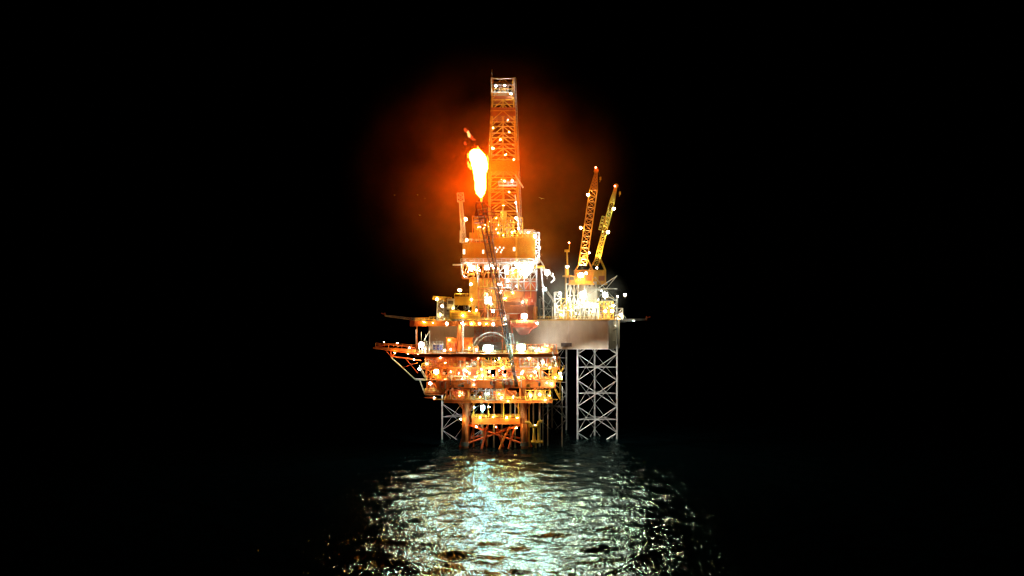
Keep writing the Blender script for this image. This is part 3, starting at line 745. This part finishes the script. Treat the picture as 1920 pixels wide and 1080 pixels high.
ring(305, 325, 1, 'racking_board_wall', 'clad'); ring(206, 222, .4, 'upper_windwall', 'brown'); ring(184, 190, .4, 'upper_windwall', 'brown')
c_, hw = lev(160)
cr = MB()
for py in (152, 164, 178):
    hwm = (hw+1.5)*GY/F; x = WX(c_, GY); z = WZ(py, GY)
    q = [Vector((x-hwm,GY-hwm,z)), Vector((x+hwm,GY-hwm,z)), Vector((x+hwm,GY+hwm,z)), Vector((x-hwm,GY+hwm,z))]
    for i in range(4): cr.tube(q[i], q[(i+1)%4], .24, 6)
    if py == 178: cr.box((x-hwm, GY-hwm, z-.2), (x+hwm, GY+hwm, z))
for i in range(4): cr.tube(Vector((q[i].x, q[i].y, WZ(178, GY))), Vector((q[i].x, q[i].y, WZ(150, GY))), .22, 6)
for k in range(5): cr.tube(W(927+k*8, 172, GY-4), W(931+k*8, 158, GY-4), .2, 5)
G.part('crown_frame', cr, 'white')
G.part('crown_block', MB().tube(W(935,166,GY-1.5), W(953,166,GY-1.5), 1.3, 14).box(*bx(933, 955, 168, 172, GY-2, GY+2)), 'white')
G.part('antenna', MB().tube(W(922.5,152,GY-4.4), W(922.5,130,GY-4.4), .09, 5), 'galv')
G.part('monkey_platform', MB().box(*bx(935, 970, 346, 348, GY-8, GY-5.7)).rail(W(935,346,GY-8), W(970,346,GY-8), 1.2, .1).path([W(966,328,GY-7), W(981,352,GY-7)], .32, 6), 'white')
G.part('travelling_block', MB().box(*bx(938, 950, 395, 415, GY-1, GY+1)).tube(W(944,178,GY), W(944,395,GY), .1, 5).tube(W(942,178,GY), W(942,395,GY), .1, 5), 'yellow')
sp = MB()
for k in range(14):
    px = 918+k*3.4; sp.tube(W(px, 447, GY-4.5+.25*(k % 3)), W(px+R.uniform(-1, 1), R.uniform(404, 416), GY-4.4), .13, 5)
G.part('racked_pipe', sp, 'galv')
gw = MB(); gw.path([W(972,398,GY-6), W(974,430,GY-6), W(978,440,GY-5)], .5, 7); gw.path([W(966,365,GY-7), W(970,398,GY-7), W(972,425,GY-7), W(976,438,GY-6)], .28, 6)
G.part('service_mast', gw, 'white')
# equipment crowd left of the derrick foot
for (a0, a1, b0, b1, mt) in ((889,897,405,450,'clad'),(898,910,425,452,'clad'),(925,934,420,446,'orange'),(948,958,428,446,'white'),(880,890,436,455,'clad'),(982,1000,430,438,'white')):
    D.part('roof_unit', MB().box(*bx(a0, a1, b0, b1, DY-1, DY+3)), mt)
fram(D, 886, 934, 405, 454, DY-3, 7, 3, .16, 'orange', 3, name='racking_frame'); fram(D, 936, 980, 408, 445, DY-5, 5, 2, .16, 'yellow', 2, name='racking_frame')

for px, py, r in ((925,240,.25),(955,247,.25),(938,262,.3),(961,270,.25),(924,278,.3),(948,290,.3),(963,299,.25),(931,300,.22),(952,225,.18),(935,205,.15),(940,336,.25),(955,360,.22),(944,385,.25),(936,402,.3)):
    small_light(G, px, py, 401 + R.uniform(-3, 2), r, R.choice(['warm', 'warm', 'yellow']))  # lamps added inside the derrick to light its lattice
# communications mast left of the derrick, with cage at its top
Ms = Thing('lattice_mast', 'slim lattice mast with open cage at its top left of the flame', 'mast', W(870, 455, 396))
ch, br = lattice(W(870,455,396), W(864,378,396), 1.6, 1.0, 1.6, 1.0, 12, .2, .1); c0 = Ms.part('chord', ch, 'galv'); Ms.part('lacing', br, 'galv', c0)
ch, br = lattice(W(864,378,396), W(863,362,396), 2.4, 2.2, 2.2, 2.0, 2, .16, .08); c0 = Ms.part('cage', ch, 'galv'); Ms.part('cage_bar', br, 'galv', c0)
Ms.part('guard_frame', MB().path([W(863,455,394), W(863,432,394)], .25, 6).path([W(876,455,394), W(880,448,394), W(886,448,394)], .25, 6), 'white')

# jack-up cranes
def rig_crane(label, base, tip, w0, pw, Y, mat, loc_h, cagey=None):
    K = Thing('pedestal_crane', label, 'crane', (W(*base, Y).x, Y, ht_), 'lattice boom cranes on the jack-up')
    bpt = W(*base, Y)
    K.part('pedestal', MB().tube((bpt.x, Y+2, ht_+.36), (bpt.x, Y+2, WZ(533, Y)), 1.7, 14), 'white', smooth=True)
    K.part('slew_platform', MB().box((bpt.x-5.5, Y-2, WZ(534, Y)), (bpt.x+4.5, Y+6, WZ(531, Y))), mat)
    hz0, hz1 = WZ(531, Y)+.004, WZ(506, Y)
    h = K.part('machinery_house', MB().box((bpt.x-3.0, Y, hz0), (bpt.x+4.2, Y+5, hz1)), mat)
    K.part('louvre', MB().box((bpt.x+1.2, Y-.08, hz0+1), (bpt.x+3.6, Y-.004, hz0+3)), 'brown', h)
    cbn = K.part('cab', MB().box((bpt.x-5.2, Y-1.5, hz0), (bpt.x-3.1, Y+1.5, hz0+2.8)), mat)
    K.part('cab_window', MB().box((bpt.x-5.0, Y-1.58, hz0+1.2), (bpt.x-3.3, Y-1.504, hz0+2.5)), 'dark', cbn)
    g = MB()
    for s_ in (-2, 2):
        g.tube((bpt.x-2.5, Y+2+s_, hz1), (bpt.x+1.2, Y+2+s_, hz1+6.4), .22, 6); g.tube((bpt.x+4, Y+2+s_, hz1), (bpt.x+1.2, Y+2+s_, hz1+6.4), .22, 6)
    g.tube((bpt.x+1.2, Y, hz1+6.4), (bpt.x+1.2, Y+4, hz1+6.4), .25, 6)
    K.part('gantry', g, mat)
    a = W(*base, Y); b = W(*tip, Y); d = b-a; m1 = a+d*.8
    ch, br = lattice(a, m1, w0*.85, w0*.8, 2.0, 2.0, 13, .19, .1, 'z')
    bo = K.part('boom', ch, mat); K.part('boom_lacing', br, mat, bo)
    ch, br = lattice(m1, b, w0*.8, .7, 2.0, .7, 6, .19, .12, 'x')
    bo2 = K.part('boom_tip', ch, mat); K.part('boom_lacing', br, mat, bo2)
    K.part('tip_sheave', MB().tube(b+Vector((0,-.7,.3)), b+Vector((0,.7,.3)), .9, 12), mat)
    rp = MB(); k_ = b+Vector((1.6, 0, -2)); rp.tube(b+Vector((.8,0,0)), Vector((bpt.x+1.2, Y+2, hz1+6.4)), .06, 4); rp.tube(b+Vector((1.0,0,0)), k_, .05, 4)
    K.part('hoist_rope', rp, 'dark'); K.part('hook_block', MB().box((k_.x-.35, k_.y-.2, k_.z-1.2), (k_.x+.35, k_.y+.2, k_.z)).tube(k_-Vector((0,0,1.2)), k_-Vector((.3,0,2)), .12, 6), 'yellow')
    if cagey:
        c0, b0, b1, w = cagey; (a0_, _) = b0, 0
        ch, br = lattice(W(c0[0], b0, Y), W(c0[1], b1, Y), w, w, 1.6, 1.6, 4, .15, .09); o = K.part('boom_cage', ch, mat); K.part('cage_bar', br, mat, o)
    return K
rig_crane('amber lattice boom crane, the taller and nearer of the pair on the jack-up', (1092,497), (1118,322), 3.6, 0, 413, 'amber', 0)
rig_crane('yellow lattice boom crane with caged boom, the shorter one behind at the right', (1117,498), (1155,350), 2.2, 0, 434, 'yellow', 0, ((1130,1136), 432, 407, 3.2))

# gulls circling in the flare light
gm = MB()
for s_ in (-1, 1): gm.add([(0,.18,0), (0,-.18,0), (s_*.5,-.15,.22), (s_*.5,.16,.22), (s_*1.05,.02,.12), (0,.1,.05), (0,-.1,.05), (s_*.5,0,.28)], [(0,1,2,3),(3,2,4),(5,6,7),(7,4,3),(7,2,4),(5,0,3,7),(6,7,2,1)])
ico(.13, gm, (0,0,0), 8, 6, 2.6)
GM = bpy.data.meshes.new('seagull'); GM.from_pydata(gm.v, [], gm.f); GM.materials.append(M['white'])
for px, py, Y_, s_, rz, lb in ((1015,372.5,372,1.1,.2,'pale seagull in flight right of the derrick, alone'), (787,403.5,370,.55,.5,'seagull gliding left of the flame, lowest of the birds'),
                         (783,365.5,372,.4,0,'seagull left of the flame, middle of the upper row'), (740,366,376,.4,.3,'seagull farthest left of the flame'), (797,372,372,.35,-.3,'seagull left of the flame, nearest to the mast')):
    o = bpy.data.objects.new('seagull', GM); C.objects.link(o); o.location = W(px, py, Y_); o.scale = (s_, s_, s_); o.rotation_euler = (.3, .2, rz)
    tag(o, lb, 'seagull', 'seagulls flying round the flare')

# ------------------------------------------------------------------ floodlights
LAMPS = [
 # upper deck edge
 (838,607,382.6,.62,'warm','floodlight under the upper deck edge, leftmost of its row of four'),
 (867,606,382.6,.66,'warm','floodlight on the upper deck edge just right of the crane pedestal'),
 (899,606.5,382.6,.6,'warm','floodlight on the upper deck edge, third of its row of four'),
 (925,608,382.6,.66,'white','floodlight at the right end of the upper deck edge row'),
 # main deck
 (790,646,382,.95,'warm','large floodlight at the left end of the main deck by the overhanging walkway'),
 (834,657,381.5,.5,'warm','small floodlight right of the blue tank'),
 (893,656,381.5,.6,'warm','warm floodlight beside the small orange vessel on the main deck'),
 (915,653,381,1.35,'cool','big bluish white floodlight glaring under the arched pipe rack'),
 (977,652,381,1.35,'green','big greenish white floodlight on the main deck right of the flare boom'),
 (1006,658,381.5,.55,'warm','small floodlight on the main deck below the flared bracket'),
 (1039,668,380.5,.62,'white','floodlight at the top right corner of the platform decks'),
 (983,593,383.5,1.2,'pink','big pinkish white floodlight on top of the red flared bracket'),
 (1007,606,383.5,.45,'white','small floodlight on the bent pipe right of the flared bracket'),
 (925,583,393,.7,'white','floodlight in front of the drill floor legs above the upper deck'),
 (946,598,384,.62,'cool','floodlight right beside the flare boom above the upper deck'),
 (947,608,384,.45,'cool','lower small floodlight right beside the flare boom'),
 (905,765,381.5,.95,'cyan','cyan white floodlight hanging below the cellar deck between the legs'),
 (889,764,382.5,.35,'cyan','small lamp left of the cyan floodlight below the cellar deck'),
 (917,763,382.5,.35,'cyan','small lamp right of the cyan floodlight below the cellar deck'),
 (807,719,382,.6,'white','floodlight on the lower left side deck'),
 (814,746,383,.35,'white','small lamp added under the lower left side deck to light the jack-up leg'),  # added to brighten the left jack-up leg
 (818,697,381,.9,'sodium','glowing orange floodlight on the mezzanine deck at the left'),
 (786,692,380,.5,'white','floodlight on the outer left edge of the mezzanine'),
 (1050,700,380.5,.5,'white','floodlight on the outer right edge of the mezzanine'),
 # platform crane
 (862,544,383,.8,'yellow','amber floodlight on top of the yellow platform crane'),
 (819,561,383,.6,'yellow','lamp at the tip of the resting platform crane boom'),
 (884,562,383,.5,'yellow','lamp on the right end of the yellow crane engine box'),
 (826,590,383,.55,'yellow','lamp on the white boom rest of the platform crane'),
 (829,574,383,.5,'warm','upper lamp on the white boom rest of the platform crane'),
 # drilling package
 (873,411,394,.85,'yellow','bright greenish yellow lamp on the slim mast left of the flame'),
 (875,450,394,.55,'yellow','lamp at the foot of the slim mast'),
 (1003,443,396,.8,'violet','violet white floodlight on the top right corner of the drill floor'),
 (883,533,395,.75,'warm','floodlight left of the drill floor legs above the yellow crane'),
 (986,499,393.5,.9,'green','big dazzling floodlight on the right side of the drill floor, upper of two'),
 (984,512,393.5,1.0,'white','big dazzling floodlight on the right side of the drill floor, lower of two'),
 (1026,511,396,1.0,'white','floodlight on the sloping chute right of the drill floor'),
 (1022,542,397,.7,'cool','floodlight beside the access stair down to the jack-up'),
 (886,501,393.5,.8,'white','floodlight under the left end of the drill floor'),
 (914,500,393.5,.65,'white','floodlight under the drill floor beside the flare boom'),
 (948,502,393.5,.75,'cool','floodlight under the middle of the drill floor, upper of three'),
 (951,512,393.5,.5,'cool','floodlight under the middle of the drill floor, middle of three'),
 (952,526,393.5,.6,'white','floodlight under the middle of the drill floor, lowest of three'),
 (915,561,393,.75,'cool','floodlight on the left of the flare boom below the drill floor'),
 # derrick
 (968,409,394,.6,'cool','upper floodlight on the derrick service mast'),
 (967,380,394,.35,'cool','topmost lamp of the derrick service mast'),
 (972,428,394,.5,'white','lowest floodlight on the derrick service mast'),
 (960,338,393,.5,'white','floodlight on the small platform halfway up the derrick'),
 (946,339,393,.35,'warm','smaller lamp on the small platform halfway up the derrick'),
 (930,161,396.5,.45,'white','left lamp on the derrick crown'),
 (946,160,396.5,.45,'white','middle lamp on the derrick crown'),
 (958,176,396.5,.45,'white','right lower lamp on the derrick crown'),
 # jack-up
 (1050,550,409,.85,'white','floodlight on the white frame at the left end of the jack-up deck'),
 (1093,553,409,1.35,'white','biggest floodlight, in front of the white crane pedestal on the jack-up'),
 (1135,553,411,1.2,'white','big floodlight right of the white crane pedestal on the jack-up'),
 (1172,553,422,.75,'warm','floodlight farthest right on the jack-up, standing out over the edge'),
 (1158,556,424,.4,'warm','small lamp just inside the farthest right floodlight'),
 (1150,573,410,.7,'warm','floodlight low at the right end of the jack-up, upper of its cluster'),
 (1148,583,409.5,.85,'warm','floodlight low at the right end of the jack-up, middle of its cluster'),
 (1135,584,409,.6,'warm','floodlight left of the low right cluster on the jack-up'),
 (1164,590,419,.75,'warm','floodlight at the far right corner of the jack-up deck edge'),
 (1080,588,408.8,.45,'yellow','lamp low on the jack-up deck edge left of the white truss'),
 (1089,516,411,1.15,'yellow','large amber floodlight on the amber crane house'),
 (1099,512,411.5,.7,'yellow','smaller amber lamp right beside the large one on the amber crane house'),
 (1064,500,411.5,.8,'warm','floodlight on the lookout platform left of the amber crane'),
 (1104,474,431,.65,'warm','floodlight between the feet of the two crane booms'),
 (1119,502,430,.5,'warm','floodlight right of the amber crane house'),
 (1103,365,411.5,.85,'yellow','upper lamp on the taller amber crane boom'),
 (1089,427,411.5,.75,'yellow','lower lamp on the taller amber crane boom'),
 (1151,391,432,.75,'green','upper greenish lamp on the shorter crane boom'),
 (1140,435,432,.75,'green','lower greenish lamp on the shorter crane boom'),
]
for a in LAMPS:
    t_ = lamp(*a); k_ = R.uniform(.82, 1.25); t_.e.scale = (t_.e.scale[0]*k_, t_.e.scale[1], t_.e.scale[2]*R.uniform(.8, 1.2))
    aim = {(915, 653): (915, 860, 300, 9000, (.5, .9, 1)), (977, 652): (1010, 860, 300, 30000, (.45, 1, .6)), (790, 646): (800, 860, 300, 20000, (.5, 1, .95)), (1093, 553): (1100, 900, 290, 40000, (1, .88, .4)), (1135, 553): (1130, 900, 290, 16000, (.9, .9, .8)),
           (1050, 700): (1120, 745, 414, 75000), (1006, 658): (1135, 620, 408, 42000, (1, .93, .8)), (1089, 516): (1107, 400, 413, 60000), (1119, 502): (1140, 410, 434, 24000), (814, 746): (848, 785, 414, 24000)}.get(a[:2])
    if aim:       # spot lights added at these lamps to brighten sea, legs, hull and booms
        ld = bpy.data.lights.new('extra_beam', 'SPOT'); ld.energy = aim[3]; ld.spot_size = math.radians(80); ld.spot_blend = .6; ld.color = (1, .95, .85); ld.shadow_soft_size = .2
        if a[4] == 'yellow' or a[:2] == (1119, 502): ld.color = (1, .72, .3)
        if a[4] in ('cool', 'green', 'cyan'): ld.color = BULB[a[4]][0]
        if len(aim) > 4: ld.spot_size = math.radians(120); ld.spot_blend = 1; ld.shadow_soft_size = .7; ld.color = aim[4]
        lo = bpy.data.objects.new('extra_beam', ld); C.objects.link(lo)
        d_ = (W(*aim[:3]) - t_.loc).normalized(); lo.location = t_.loc + d_*1.6; lo.rotation_euler = d_.to_track_quat('-Z', 'Y').to_euler()
lamp(1117,314,412,.5,'red','red aviation light at the tip of the taller amber crane boom', 'red aviation lights', 'warning light', 'aviation_light')
lamp(1153,349,433,.5,'red','red aviation light at the tip of the shorter crane boom', 'red aviation lights', 'warning light', 'aviation_light')
lamp(1067,455,413,.5,'red','red aviation light on the post left of the amber crane', 'red aviation lights', 'warning light', 'aviation_light')
# small bulkhead lights on the process decks
for px, py, r, c_ in ((800,682,.3,'white'),(826,671,.22,'warm'),(845,697,.3,'yellow'),(872,694,.36,'white'),(880,700,.3,'warm'),(892,656,.3,'warm'),(897,672,.36,'warm'),(903,693,.3,'white'),
        (918,696,.42,'warm'),(925,704,.3,'warm'),(936,672,.3,'warm'),(943,690,.3,'white'),(946,704,.36,'white'),(960,675,.3,'warm'),(978,700,.42,'white'),(972,708,.25,'yellow'),(992,672,.3,'warm'),(1003,697,.4,'white'),
        (1010,690,.3,'warm'),(1018,680,.3,'white'),(1031,690,.34,'yellow'),(1041,708,.3,'yellow'),(1034,720,.3,'white'),(1025,718,.26,'white'),(1012,740,.4,'white'),(995,742,.4,'warm'),(940,746,.45,'yellow'),(962,744,.3,'warm'),
        (953,752,.3,'yellow'),(915,738,.3,'white'),(900,744,.3,'warm'),(862,742,.25,'sodium'),(888,722,.2,'white'),(845,655,.3,'warm'),(784,664,.26,'warm'),(768,652,.2,'warm'),(776,674,.22,'yellow'),(1022,750,.3,'warm'),(1030,742,.3,'yellow'),(860,700,.26,'yellow'),(835,680,.24,'sodium')):
    small_light(P, px, py, 380.6 if py < 690 else 379.7, r, c_)
for px, py, r, c_ in ((795,604,.25,'sodium'),(812,605,.25,'yellow'),(884,607,.3,'yellow'),(912,607,.25,'yellow')): small_light(P, px, py, 383.2, r, c_)
for px, py, r, c_ in ((877,496,.25,'warm'),(897,502,.3,'warm'),(925,503,.25,'warm'),(967,497,.4,'white'),(998,497,.5,'white'),(1011,450,.3,'cool'),(1012,465,.3,'cool'),(1010,480,.3,'white'),(913,552,.3,'cool'),(921,570,.3,'cool'),(960,436,.25,'yellow'),(944,441,.22,'yellow'),(990,436,.35,'warm')): small_light(D, px, py, 393.6, r, c_)
for px, py, r, c_ in ((1044,575,.3,'warm'),(1052,590,.3,'warm'),(1066,560,.35,'warm'),(1072,582,.3,'warm'),(1104,570,.3,'warm'),(1113,580,.3,'warm'),(1122,562,.35,'white'),(1128,545,.25,'warm'),(1158,597,.35,'warm'),(1188,602,.2,'white')): small_light(J, px, py, 408.8 if px < 1150 else 419, r, c_)

for k in range(34):  # fill lamps added deep inside the decks to light the clutter
    lv = R.choice([(672, 686), (694, 710), (694, 710), (733, 747)])
    small_light(P, R.uniform(805 if lv[0] < 730 else 845, 1036 if lv[0] < 730 else 1022), R.uniform(*lv), R.uniform(385, 396), R.uniform(.25, .42), R.choice(['warm', 'warm', 'yellow', 'sodium', 'white']))
for px, py, r, Y_ in ((860,640,.3,384.2),(842,638,.25,384.2),(880,652,.3,384.2),(850,578,.35,380.9),(893,582,.35,380.9),(868,592,.3,381),(745,643,.3,387),(720,641,.25,387),(765,664,.3,383),(740,662,.22,383)): small_light(P, px, py, Y_, r, 'yellow' if 840 < px else 'sodium')  # lamps added to brighten the cabin, crane house and walkway
for px, py, r in ((893,800,.3),(930,801,.26),(1003,797,.3),(864,786,.42),(968,802,.36)): small_light(P, px, py, 383.5, r, 'sodium')  # sodium lamps added under the boat deck to light legs and struts
for px, py in ((900,783),(925,782),(950,783),(970,783)): small_light(P, px, py, 383, .3, 'yellow')  # lamps added to warm the front of the boat deck
for k in range(22):  # fill lamps added among the drill floor frames
    small_light(D, R.uniform(868, 1003), R.choice([R.uniform(497, 518), R.uniform(525, 595)]), R.uniform(394.5, 396.5), R.uniform(.22, .42), R.choice(['warm', 'warm', 'yellow', 'sodium', 'white']))
for k in range(18):
    small_light(D, R.uniform(888, 975), R.uniform(408, 440), R.uniform(395, 397.5), R.uniform(.12, .2), R.choice(['warm', 'yellow', 'yellow']))
# ------------------------------------------------------------------ smoke round the flare, volumes added for lamp halos
def smoke(name, c, rad, dens, col, power, label):
    m = bpy.data.materials.new(name+'_volume'); m.use_nodes = True; n = m.node_tree; n.nodes.clear()
    o_ = n.nodes.new('ShaderNodeOutputMaterial'); v_ = n.nodes.new('ShaderNodeVolumePrincipled')
    v_.inputs['Color'].default_value = (*col, 1); v_.inputs['Anisotropy'].default_value = 0.1
    tc = n.nodes.new('ShaderNodeTexCoord'); g = n.nodes.new('ShaderNodeTexGradient'); g.gradient_type = 'SPHERICAL'
    n.links.new(tc.outputs['Object'], g.inputs[0])
    pw = n.nodes.new('ShaderNodeMath'); pw.operation = 'POWER'; pw.inputs[1].default_value = power
    n.links.new(g.outputs['Fac'], pw.inputs[0])
    no = n.nodes.new('ShaderNodeTexNoise'); no.inputs['Scale'].default_value = 2.3; no.inputs['Detail'].default_value = 4
    n.links.new(tc.outputs['Object'], no.inputs['Vector'])
    mr = n.nodes.new('ShaderNodeMapRange'); mr.inputs[1].default_value = .36; mr.inputs[2].default_value = .64; mr.inputs[3].default_value = .05*dens; mr.inputs[4].default_value = 1.95*dens
    n.links.new(no.outputs['Fac'], mr.inputs[0])
    mu = n.nodes.new('ShaderNodeMath'); mu.operation = 'MULTIPLY'; n.links.new(pw.outputs[0], mu.inputs[0]); n.links.new(mr.outputs[0], mu.inputs[1])
    n.links.new(mu.outputs[0], v_.inputs['Density']); n.links.new(v_.outputs[0], o_.inputs['Volume'])
    o = ico(1.0, n=24, m=14).obj(name, m); o.location = c; o.scale = rad
    return tag(o, label, None, None, 'stuff')
smoke('smoke', W(922, 345, 380), (56, 44, 54), 0.019, (1.0, .21, .02), 2.2, 'flare lit smoke tinted orange round the flare and derrick')  # the flare glow's orange is put into the smoke colour
smoke('mist', W(1035, 560, 402), (30, 26, 19), 0.0034, (.95, .93, .82), 1.2, 'grey mist added for lamp halos between the drill floor and the jack-up cranes')  # thin volume added so the jack-up lamps get halos
smoke('halo_mist', W(965, 640, 390), (20, 12, 9.5), 0.011, (.95, .95, .95), 1.0, 'pale mist added for lamp halos over the main deck of the platform')  # volume added for halos round the main deck lamps
